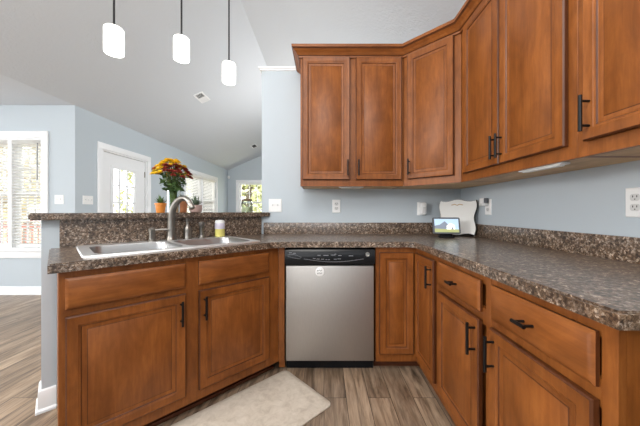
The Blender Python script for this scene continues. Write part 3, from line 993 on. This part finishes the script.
pts.append((dx * ctrl[-1][0], dy * ctrl[-1][0], ctrl[-1][1])); rad.append(.016)
bm = bm_new(); tube(bm, pts, rad, 16); obj('spout', bm, M_nickel, t)
e = Vector(pts[-1]); dd = (Vector(pts[-1]) - Vector(pts[-2])).normalized()
bm = bm_new(); tube(bm, [e - dd * .004, e + dd * .008, e + dd * .036, e + dd * .042], [.0162, .0175, .0185, .016], 16); obj('spray_head', bm, M_nickel, t)

p = sinkpt(.442)
t = thing('faucet_lever', 'separate brushed nickel single lever valve left of the gooseneck faucet', 'faucet lever', p)
bm = bm_new(); lathe(bm, [(.024, 0), (.024, .006), (.019, .012), (.018, .06), (.020, .066), (.020, .080), (.014, .088)], n=20); obj('base', bm, M_nickel, t)
bm = bm_new(); tube(bm, [(.012, .004, .072), (.045, .02, .076), (.085, .035, .074), (.092, .038, .074)], [.006, .0055, .0065, .004], 10); obj('lever', bm, M_nickel, t)
p = sinkpt(.660)
t = thing('soap_dispenser', 'brushed nickel bottle shaped soap dispenser just right of the faucet', 'soap dispenser', p)
bm = bm_new(); lathe(bm, [(.028, 0), (.028, .006), (.0255, .012), (.026, .06), (.0245, .082), (.014, .096), (.011, .104)], n=20); obj('body', bm, M_nickel, t)
bm = bm_new(); lathe(bm, [(.010, .103), (.010, .125), (.013, .128), (.013, .143), (.007, .147)], n=16); tube(bm, [(0, 0, .136), (.025, -.025, .137), (.036, -.036, .130)], [.006, .005, .004], 8); obj('pump_head', bm, M_nickel, t)
p = sinkpt(.758)
t = thing('side_sprayer', 'brushed nickel side sprayer between soap dispenser and soap bottle', 'sprayer', p)
bm = bm_new(); lathe(bm, [(.026, 0), (.026, .005), (.020, .012), (.018, .022)], n=20); obj('holder', bm, M_nickel, t)
bm = bm_new(); lathe(bm, [(.014, .018), (.014, .06), (.017, .082), (.022, .094), (.022, .110), (.014, .120)], n=20); obj('spray_wand', bm, M_nickel, t)
p = pl(.896, .535, ZS)
t = thing('soap_bottle', 'small clear soap bottle with white cap, lilac band and yellow liquid at the sink corner', 'soap bottle', p)
bm = bm_new(); lathe(bm, [(.032, 0.0005), (.036, .006), (.036, .060)], n=24); obj('liquid', bm, M_soap, t)
bm = bm_new(); lathe(bm, [(.0362, .0602), (.0365, .066), (.0365, .098), (.034, .103)], n=24); obj('label_band', bm, M_lilac, t, label='lilac band')
bm = bm_new(); lathe(bm, [(.034, .1032), (.036, .106), (.036, .116), (.030, .126), (.012, .129)], n=24); obj('cap', bm, M_white, t, label='white cap')

# ------------------------------------------------------------------ on the bar
ZB = 1.1081
def barpt(px, u):
    r = (px - 324) / 270
    X0, Y0 = -.31 - R45 * u, 1.83 + R45 * u
    s = (X0 - r * Y0) / (1 - r)
    return Vector((X0 - s, Y0 - s, ZB))
def succulent(label, p, prof, pot_mat, n, h, spread, seed, leafmat):
    rnd = random.Random(seed)
    t = thing('potted_succulent', label, 'potted plant', p)
    bm = bm_new(); lathe(bm, prof, n=24, cap1=False)
    top = prof[-1]
    loft(bm, [circle((0, 0, top[1]), (1, 0, 0), (0, 1, 0), top[0], 24), circle((0, 0, top[1]), (1, 0, 0), (0, 1, 0), top[0] - .004, 24), circle((0, 0, top[1] - .012), (1, 0, 0), (0, 1, 0), top[0] - .005, 24)], False, False)
    obj('pot', bm, pot_mat, t)
    bm = bm_new(); lathe(bm, [(top[0] - .0055, top[1] - .014), (top[0] - .0055, top[1] - .008), (.002, top[1] - .005)], n=20); obj('soil', bm, M_soil, t)
    bm = bm_new()
    for k in range(n):
        a = 2.4 * k; f = k / n
        out = spread * (1 - f * .8); hh = h * (.5 + .5 * f) * rnd.uniform(.85, 1.1)
        z0 = top[1] - .008
        dx_, dy_ = math.cos(a), math.sin(a)
        w_ = .009
        side = Vector((-dy_, dx_, 0))
        rows = []
        for s, ww in ((0, .7), (.35, 1), (.7, .7), (1, .04)):
            c = Vector((dx_ * (.006 + out * s ** 1.2), dy_ * (.006 + out * s ** 1.2), z0 + hh * (s - .22 * s * s * (1 - f)) * 1.15))
            th = Vector((-dx_ * .3, -dy_ * .3, 1)) * .0035 * ww
            rows.append([c + side * w_ * ww, c - th, c - side * w_ * ww, c + th * .5])
        loft(bm, rows)
    obj('leaves', bm, leafmat, t)
    return t
succulent('small succulent in an orange pot, leftmost on the bar top', barpt(160.6, .66), [(.026, 0), (.027, .004), (.033, .052), (.037, .053), (.038, .068)], M_orange, 16, .062, .045, 1, M_leaf)
succulent('grey-green succulent in a terracotta pot, on the bar behind the faucet', barpt(181.5, .86), [(.036, 0), (.038, .005), (.046, .068), (.051, .069), (.052, .090)], M_terra, 16, .062, .05, 2, M_leafd)
succulent('spiky succulent in a dusty pink pot, right of the faucet spout on the bar', barpt(195.8, .66), [(.034, 0), (.042, .006), (.047, .03), (.046, .058)], M_pink, 18, .085, .055, 3, M_leafd)

vp = barpt(173.5, .74)
t = thing('glass_vase', 'clear glass vase on the bar holding the mums', 'vase', vp)
bm = bm_new()
lathe(bm, [(.040, 0), (.043, .004), (.044, .16), (.047, .170)], n=28, cap1=False)
obj('glass_body', bm, M_jar, t)
bm = bm_new(); lathe(bm, [(.0385, .006), (.0405, .010), (.0408, .070)], n=28); obj('water', bm, glass_mat('vase_water', (0.82, 0.90, 0.84), 0.2), t)

t = thing('flower_bouquet', 'bouquet of yellow, orange and dark red mums standing in the glass vase', 'flowers', (vp.x, vp.y, vp.z + .012))
rnd = random.Random(21)
def blossom_mesh(mat):
    bm = bm_new()
    for ring, (n, r0, r1, z0, z1, w_) in enumerate(((12, .003, .0205, -.002, .002, .0052), (11, .003, .0165, .001, .0075, .0046), (8, .002, .011, .003, .011, .0038))):
        for k in range(n):
            a = 2 * PI * (k + ring * .5) / n
            c, s = math.cos(a), math.sin(a)
            m_ = (r0 + r1) / 2
            vs = [bm.verts.new((c * r + -s * q, s * r + c * q, z)) for r, q, z in
                  ((r0, 0, z0), (m_, w_, (z0 + z1) / 2 + .002), (r1, 0, z1), (m_, -w_, (z0 + z1) / 2 + .002))]
            bm.faces.new(vs)
    lathe(bm, [(.004, .002), (.004, .007), (.002, .009)], n=8)
    for f in bm.faces:
        if f.calc_center_median().xy.length < .003 and len(f.verts) > 4: f.material_index = 1
    o = obj('blossom', bm, [mat, M_cent], None, smooth=180)
    COL.objects.unlink(o)
    return o
protos = {k: blossom_mesh(m_) for k, m_ in (('y', M_yel), ('o', M_org), ('r', M_red))}
stems_bm = bm_new(); leaves_bm = bm_new()
heads = []
tries = 0
while len(heads) < 78 and tries < 6000:
    tries += 1
    a = rnd.uniform(0, 2 * PI); rr_ = math.sqrt(rnd.random()) * .135
    x, y = rr_ * math.cos(a), rr_ * math.sin(a)
    z = .385 - 5.6 * (rr_ ** 2) + rnd.uniform(-.02, .012)
    x -= .006
    z -= .55 * max(0, x) ** 1.0 * .55
    q = Vector((x, y, z))
    if all((q - h_).length > .0235 for h_ in heads): heads.append(q)
for q in heads:
    k = 'y'
    sx = q.x * .95 - q.y * .25
    if sx > .055: k = 'r'
    elif q.z < .325 and sx < -.03 and rnd.random() < .6: k = 'o'
    elif sx > .025 and q.z < .335: k = 'r' if rnd.random() < .75 else 'y'
    o = protos[k].copy(); COL.objects.link(o); o.parent = t; o.location = q
    n = Vector((q.x * 4.0, q.y * 4.0, 1)).normalized()
    o.rotation_euler = n.to_track_quat('Z', 'Y').to_euler()
    s_ = rnd.uniform(1.05, 1.35); o.scale = (s_, s_, s_)
    b0 = Vector((q.x * .12, q.y * .12, .0 + rnd.uniform(0, .01))); mid = Vector((q.x * .20, q.y * .20, .16))
    tube(stems_bm, [b0, mid, q * .6 + Vector((0, 0, .09 + .02)), q - n * .002], .0018, 5)
for k in range(190):
    q = rnd.choice(heads); s_ = rnd.uniform(.35, .85)
    c = Vector((q.x * (.2 + .8 * (s_ - .2)), q.y * (.2 + .8 * (s_ - .2)), max(.16, q.z * s_)))
    a_ = Vector((rnd.gauss(0, 1), rnd.gauss(0, 1), rnd.gauss(0, .6))).normalized(); b_ = a_.orthogonal().normalized()
    L_ = rnd.uniform(.018, .030)
    vs = [leaves_bm.verts.new(c + v_) for v_ in (-a_ * L_, b_ * L_ * .42 + Vector((0, 0, .003)), a_ * L_, -b_ * L_ * .42 + Vector((0, 0, .003)))]
    leaves_bm.faces.new(vs)
obj('stems', stems_bm, M_stem, t); obj('foliage', leaves_bm, M_leaf, t, recalc=False)
for o in protos.values(): bpy.data.objects.remove(o)

p = barpt(247, .74)
t = thing('glass_jar', 'clear glass jar with brown lid near the right end of the bar', 'jar', p)
bm = bm_new(); lathe(bm, [(.046, 0), (.050, .005), (.051, .085), (.043, .098), (.043, .104)], n=28, cap1=False); obj('glass_body', bm, M_jar, t)
bm = bm_new(); lathe(bm, [(.044, .006), (.0465, .010), (.0465, .050)], n=28); obj('wax', bm, M_wax, t, label='pale greenish filling')
bm = bm_new(); lathe(bm, [(.0445, .1042), (.046, .107), (.046, .118), (.043, .121)], n=28); obj('lid', bm, M_lid, t, label='brown lid')

# ------------------------------------------------------------------ corner of the counter
# scalloped board leaning across the corner
def rot_frame(loc, rz, tilt):
    return Matrix.Translation(loc) @ Matrix.Rotation(rz, 4, 'Z') @ Matrix.Rotation(tilt, 4, 'X')
t = thing('serving_board', 'cream scalloped board with dark edge leaning in the counter corner behind the small display', 'board', (1.086, 2.223, CT + .004), -PI / 4)
t.rotation_euler = (math.radians(-9), 0, -PI / 4)
bw, bh = .283, .285
def board_outline(sx):
    pts = []
    n = 20
    wav = lambda s: .009 * math.sin(s * PI * 3.0)
    for k in range(n): s = k / n; pts.append((-bw / 2 + bw * s, 0 + wav(s) * (1)))
    for k in range(n): s = k / n; pts.append((bw / 2 + wav(s), bh * s))
    for k in range(n): s = k / n; pts.append((bw / 2 - bw * s, bh - wav(s)))
    for k in range(n): s = k / n; pts.append((-bw / 2 - wav(s), bh - bh * s))
    return [(x * sx, z if sx == 1 else bh / 2 + (z - bh / 2) * sx) for x, z in pts]
bm = bm_new(); o1 = board_outline(1.0)
zmin = min(z for x, z in o1)
loft(bm, [[(x, y, z - zmin) for x, z in o1] for y in (-.006, .012)])
obj('edge', bm, M_bark, t, label='dark edge')
bm = bm_new(); o2 = board_outline(.975)
loft(bm, [[(x, y, z - zmin) for x, z in o2] for y in (-.0095, -.0061)])
obj('face', bm, M_cream, t)
bm = bm_new(); tube(bm, [(-.045, -.0105, bh - .032), (-.02, -.0105, bh - .026), (0, -.0105, bh - .034), (.02, -.0105, bh - .026), (.045, -.0105, bh - .032)], .004, 6)
obj('ornament', bm, M_tan, t, label='tan scroll mark')

t = thing('smart_display', 'small black framed display showing a house picture, in front of the cream board', 'display', (.945, 2.085, CT), math.radians(-8))
bm = bm_new(); loft(bm, [rrect(-.058, .058, -.035, .04, .03, z) for z in (.0005, .014)]); loft(bm, [rrect(-.045, .045, -.008, .03, .015, z) for z in (.0141, .045)]); obj('stand', bm, M_blackm, t)
tl = Matrix.Translation((0, -.012, .030)) @ Matrix.Rotation(math.radians(-14), 4, 'X')
bm = bm_new(); loft(bm, [[tl @ Vector((q.x, y, q.y)) for q in rrect(-.100, .100, 0, .128, .012, 0)] for y in (-.008, .012)]); obj('bezel', bm, M_ring, t)
bm = bm_new()
def flat(pts, y, mi):
    f = bm.faces.new([bm.verts.new(tl @ Vector((x, y, z))) for x, z in pts]); f.material_index = mi
flat([(-.088, .012), (.088, .012), (.088, .116), (-.088, .116)], -.0084, 0)
flat([(-.088, .012), (.088, .012), (.088, .034), (-.088, .040)], -.0087, 3)
flat([(-.088, .040), (-.01, .036), (.022, .062), (-.012, .098), (-.05, .070), (-.088, .062)], -.0090, 1)
flat([(.0, .034), (.060, .034), (.060, .066), (.044, .076), (.028, .082), (.0, .062)], -.0093, 2)
flat([(.034, .034), (.048, .034), (.048, .05), (.034, .05)], -.0096, 1)
obj('screen', bm, [M_ssky, M_shill, M_shouse, M_slawn], t, smooth=1, recalc=False, label='lit screen with a house picture')

# ------------------------------------------------------------------ wall plates
def plate(name, label, cat, loc, rz, w, kinds, group=None):
    t = thing(name, label, cat, loc, rz, group)
    h = .118
    bm = bm_new(); rect_rings(bm, -w / 2, w / 2, -h / 2, h / 2, [(0, -.0003), (0, -.003), (.004, -.0065)]); obj('cover_plate', bm, M_white, t)
    n = len(kinds)
    for k, kd in enumerate(kinds):
        xc = (k - (n - 1) / 2) * .046
        if kd == 'toggle':
            bm = bm_new(); box(bm, xc - .005, xc + .005, -.018, -.0064, -.004, .012, .002); obj('toggle', bm, M_offw, t)
        else:
            for zc in (-.020, .020):
                bm = bm_new(); loft(bm, [[(q.x, y, q.y) for q in rrect(xc - .017, xc + .017, zc - .014, zc + .014, .010, 0)] for y in (-.0064, -.0078)]); ro = obj('socket', bm, M_offw, t)
                bm = bm_new()
                for xx in (-.007, .007): box(bm, xc + xx - .0015, xc + xx + .0015, -.0083, -.0077, zc, zc + .008)
                box(bm, xc - .002, xc + .002, -.0083, -.0077, zc - .009, zc - .005)
                obj('slots', bm, M_dark, ro)
    return t
plate('light_switch', 'double light switch on the back wall at the right end of the bar', 'light switch', (-.440, YW, 1.170), 0, .118, ['toggle', 'toggle'])
plate('wall_outlet', 'white outlet on the back wall above the dishwasher', 'outlet', (.112, YW, 1.163), 0, .074, ['duplex'])
plate('wall_outlet', 'white outlet on the back wall behind the plug-in device', 'outlet', (.878, YW, 1.140), 0, .074, ['duplex'])
plate('wall_outlet', 'white outlet on the right wall by the counter corner, small device plugged in', 'outlet', (XR, 2.03, 1.150), -PI / 2, .074, ['duplex'])
plate('wall_outlet', 'white outlet on the right wall near the counter end, at the picture edge', 'outlet', (XR, 1.068, 1.154), -PI / 2, .074, ['duplex'])
plate('light_switch', 'double light switch on the nook wall between window and wall corner', 'light switch', (-3.455, YN, 1.270), 0, .118, ['toggle', 'toggle'])
plate('light_switch', 'wide light switch on the left wall beside the white door', 'light switch', (XL, 3.715, 1.270), PI / 2, .164, ['toggle', 'toggle', 'toggle'])
t = thing('plug_in_device', 'white boxy plug-in device on the back wall outlet left of the board', 'plug-in device', (.886, YW - .0085, 1.135))
bm = bm_new(); box(bm, -.026, .022, -.045, 0, -.045, .056, .006); obj('body', bm, M_white, t)
bm = bm_new(); box(bm, -.012, .014, -.047, -.0449, -.032, .02, .0008); obj('front_grille', bm, M_offw, t)
t = thing('phone_charger', 'small white and grey plug-in charger on the right wall outlet by the corner', 'charger', (XR - .0085, 2.04, 1.172), -PI / 2)
bm = bm_new(); box(bm, -.030, .018, -.040, 0, -.012, .045, .005); obj('body', bm, M_white, t)
bm = bm_new(); box(bm, -.024, .012, -.043, -.0395, -.010, .006, .001); obj('front_panel', bm, M_offw, t)
bm = bm_new(); box(bm, .0185, .030, -.034, -.002, .008, .044, .003); obj('side_plug', bm, M_ring, t, label='dark grey plug')

# ------------------------------------------------------------------ pendants, vents, sensor
def pendant(label, x, y, zb, h=.170, r=.056):
    t = thing('pendant_light', label, 'pendant light', (x, y, zb), 0, 'pendant lights over the bar')
    zc = zceil(x) - zb
    bm = bm_new(); lathe(bm, [(r - .002, 0), (r, .004), (r, h - .012), (r - .006, h - .003), (r - .02, h)], n=32); obj('lamp_shade', bm, M_opal, t)
    bm = bm_new(); lathe(bm, [(r - .018, h + .0002), (r - .022, h + .008), (.020, h + .020), (.010, h + .028)], n=24); obj('shade_cap', bm, M_rod, t)
    bm = bm_new(); tube(bm, [(0, 0, h + .025), (0, 0, zc - .02)], .0065, 10); obj('rod', bm, M_rod, t)
    bm = bm_new(); lathe(bm, [(.055, zc - .035), (.062, zc - .028), (.062, zc - .005 + .03)], n=24); obj('canopy', bm, M_rod, t)
pendant('left pendant light, closest to the camera, white glass shade on a dark rod', -1.400, 1.80, 2.170)
pendant('middle pendant light of three, white glass shade on a dark rod', -1.103, 2.09, 2.290)
pendant('right pendant light, hanging lowest in the picture next to the wall end', -.833, 2.367, 2.245)

def vent(label, x, y, w, l, lm=None):
    t = thing('ceiling_vent', label, 'vent', (x, y, zceil(x)))
    t.rotation_euler = (0, -math.atan(PITCH), 0)
    bm = bm_new()
    for a in ((-w / 2, w / 2, -l / 2, -l / 2 + .025), (-w / 2, w / 2, l / 2 - .025, l / 2), (-w / 2, -w / 2 + .025, -l / 2 + .025, l / 2 - .025), (w / 2 - .025, w / 2, -l / 2 + .025, l / 2 - .025)):
        box(bm, *a, -.010, -.0005)
    obj('frame', bm, M_trim, t)
    bm = bm_new(); box(bm, -w / 2 + .025, w / 2 - .025, -l / 2 + .025, l / 2 - .025, -.003, -.001); obj('backing', bm, M_dark, t)
    bm = bm_new(); n = int((l - .05) / .022)
    for k in range(n):
        yy = -l / 2 + .036 + .022 * k
        obox(bm, (0, yy, -.007), (w / 2 - .025, 0, 0), (0, .008, .003 if k < n / 2 else -.003), (0, 0, .0008))
    obj('louvre', bm, lm or M_trim, t)
vent('slotted vent in the sloped ceiling below the middle pendant', -2.05, 4.53, .16, .32)
vent('far small vent in the sloped ceiling near the wall end', -2.05, 7.92, .16, .30, M_ring)
t = thing('motion_sensor', 'small white motion sensor high in the far corner of the great room', 'sensor', (XL + .035, YF - .035, 2.26))
bm = bm_new(); lathe(bm, [(.015, -.05), (.035, -.04), (.04, 0), (.035, .045), (.012, .05)], n=16); obj('housing', bm, M_white, t)
bm = bm_new(); box(bm, .018, .036, -.045, -.03, -.02, .01, .003); obj('lens', bm, M_offw, t)

# ------------------------------------------------------------------ kitchen mat
t_dir = Vector((-.727, -.687, 0)).normalized()
ang = math.atan2(t_dir.y, t_dir.x)
mt = bm_new()
L_, W_ = .90, .455
loops = [rrect(-i, 0, 0, 0, 0, 0) for i in ()]
for ins, z in ((0, .001), (0, .007), (.006, .011), (.024, .016), (.032, .0175)):
    loops.append(rrect(ins, L_ - ins, ins, W_ - ins, .035 - min(ins, .02) * .5, z, 5))
loft(mt, loops)
m_ = obj('kitchen_mat', mt, M_mat)
m_.location = (-.262, 1.848, FZ)
m_.rotation_euler = (0, 0, ang)
tag(m_, 'mottled beige cushioned mat on the plank floor in front of the sink cabinet', 'mat')

# ------------------------------------------------------------------ guessed range added to shade the counter's end panel (mostly outside the picture)
t = thing('shading_range', 'guessed dark range added past the near end of the right counter to shade its end panel', 'range', (.665, .545, FZ), -PI / 2)
bm = bm_new(); box(bm, 0, .76, .03, .565, .0, .875, .004); obj('body', bm, M_blackm, t)
bm = bm_new(); box(bm, 0, .76, .0, .565, .8755, .89, .003); obj('cooktop', bm, M_black, t)
bm = bm_new(); box(bm, .02, .74, .004, .0295, .20, .74, .006); od = obj('oven_door', bm, M_black, t)
bm = bm_new(); tube(bm, [(.08, -.03, .70), (.68, -.03, .70)], .010, 10)
for x in (.12, .64): tube(bm, [(x, -.03, .70), (x, .004, .70)], .007, 8)
obj('handle', bm, M_steel, od)
bm = bm_new(); box(bm, .02, .74, .008, .0295, .02, .18, .004); obj('drawer', bm, M_blackm, t)
bm = bm_new(); box(bm, 0, .76, .50, .565, .8905, 1.04, .004); obj('backguard', bm, M_black, t)
k0 = None
for k in range(4):
    if k0 is None:
        bm = bm_new(); lathe(bm, [(.021, 0), (.020, .016), (.016, .020)], n=20); bmesh.ops.rotate(bm, verts=bm.verts, matrix=Matrix.Rotation(PI / 2, 3, 'X'))
        k0 = obj('knob', bm, M_steel, t); o = k0
    else:
        o = k0.copy(); COL.objects.link(o); o.parent = t
    o.location = (.10 + .185 * k, .0295, .81)
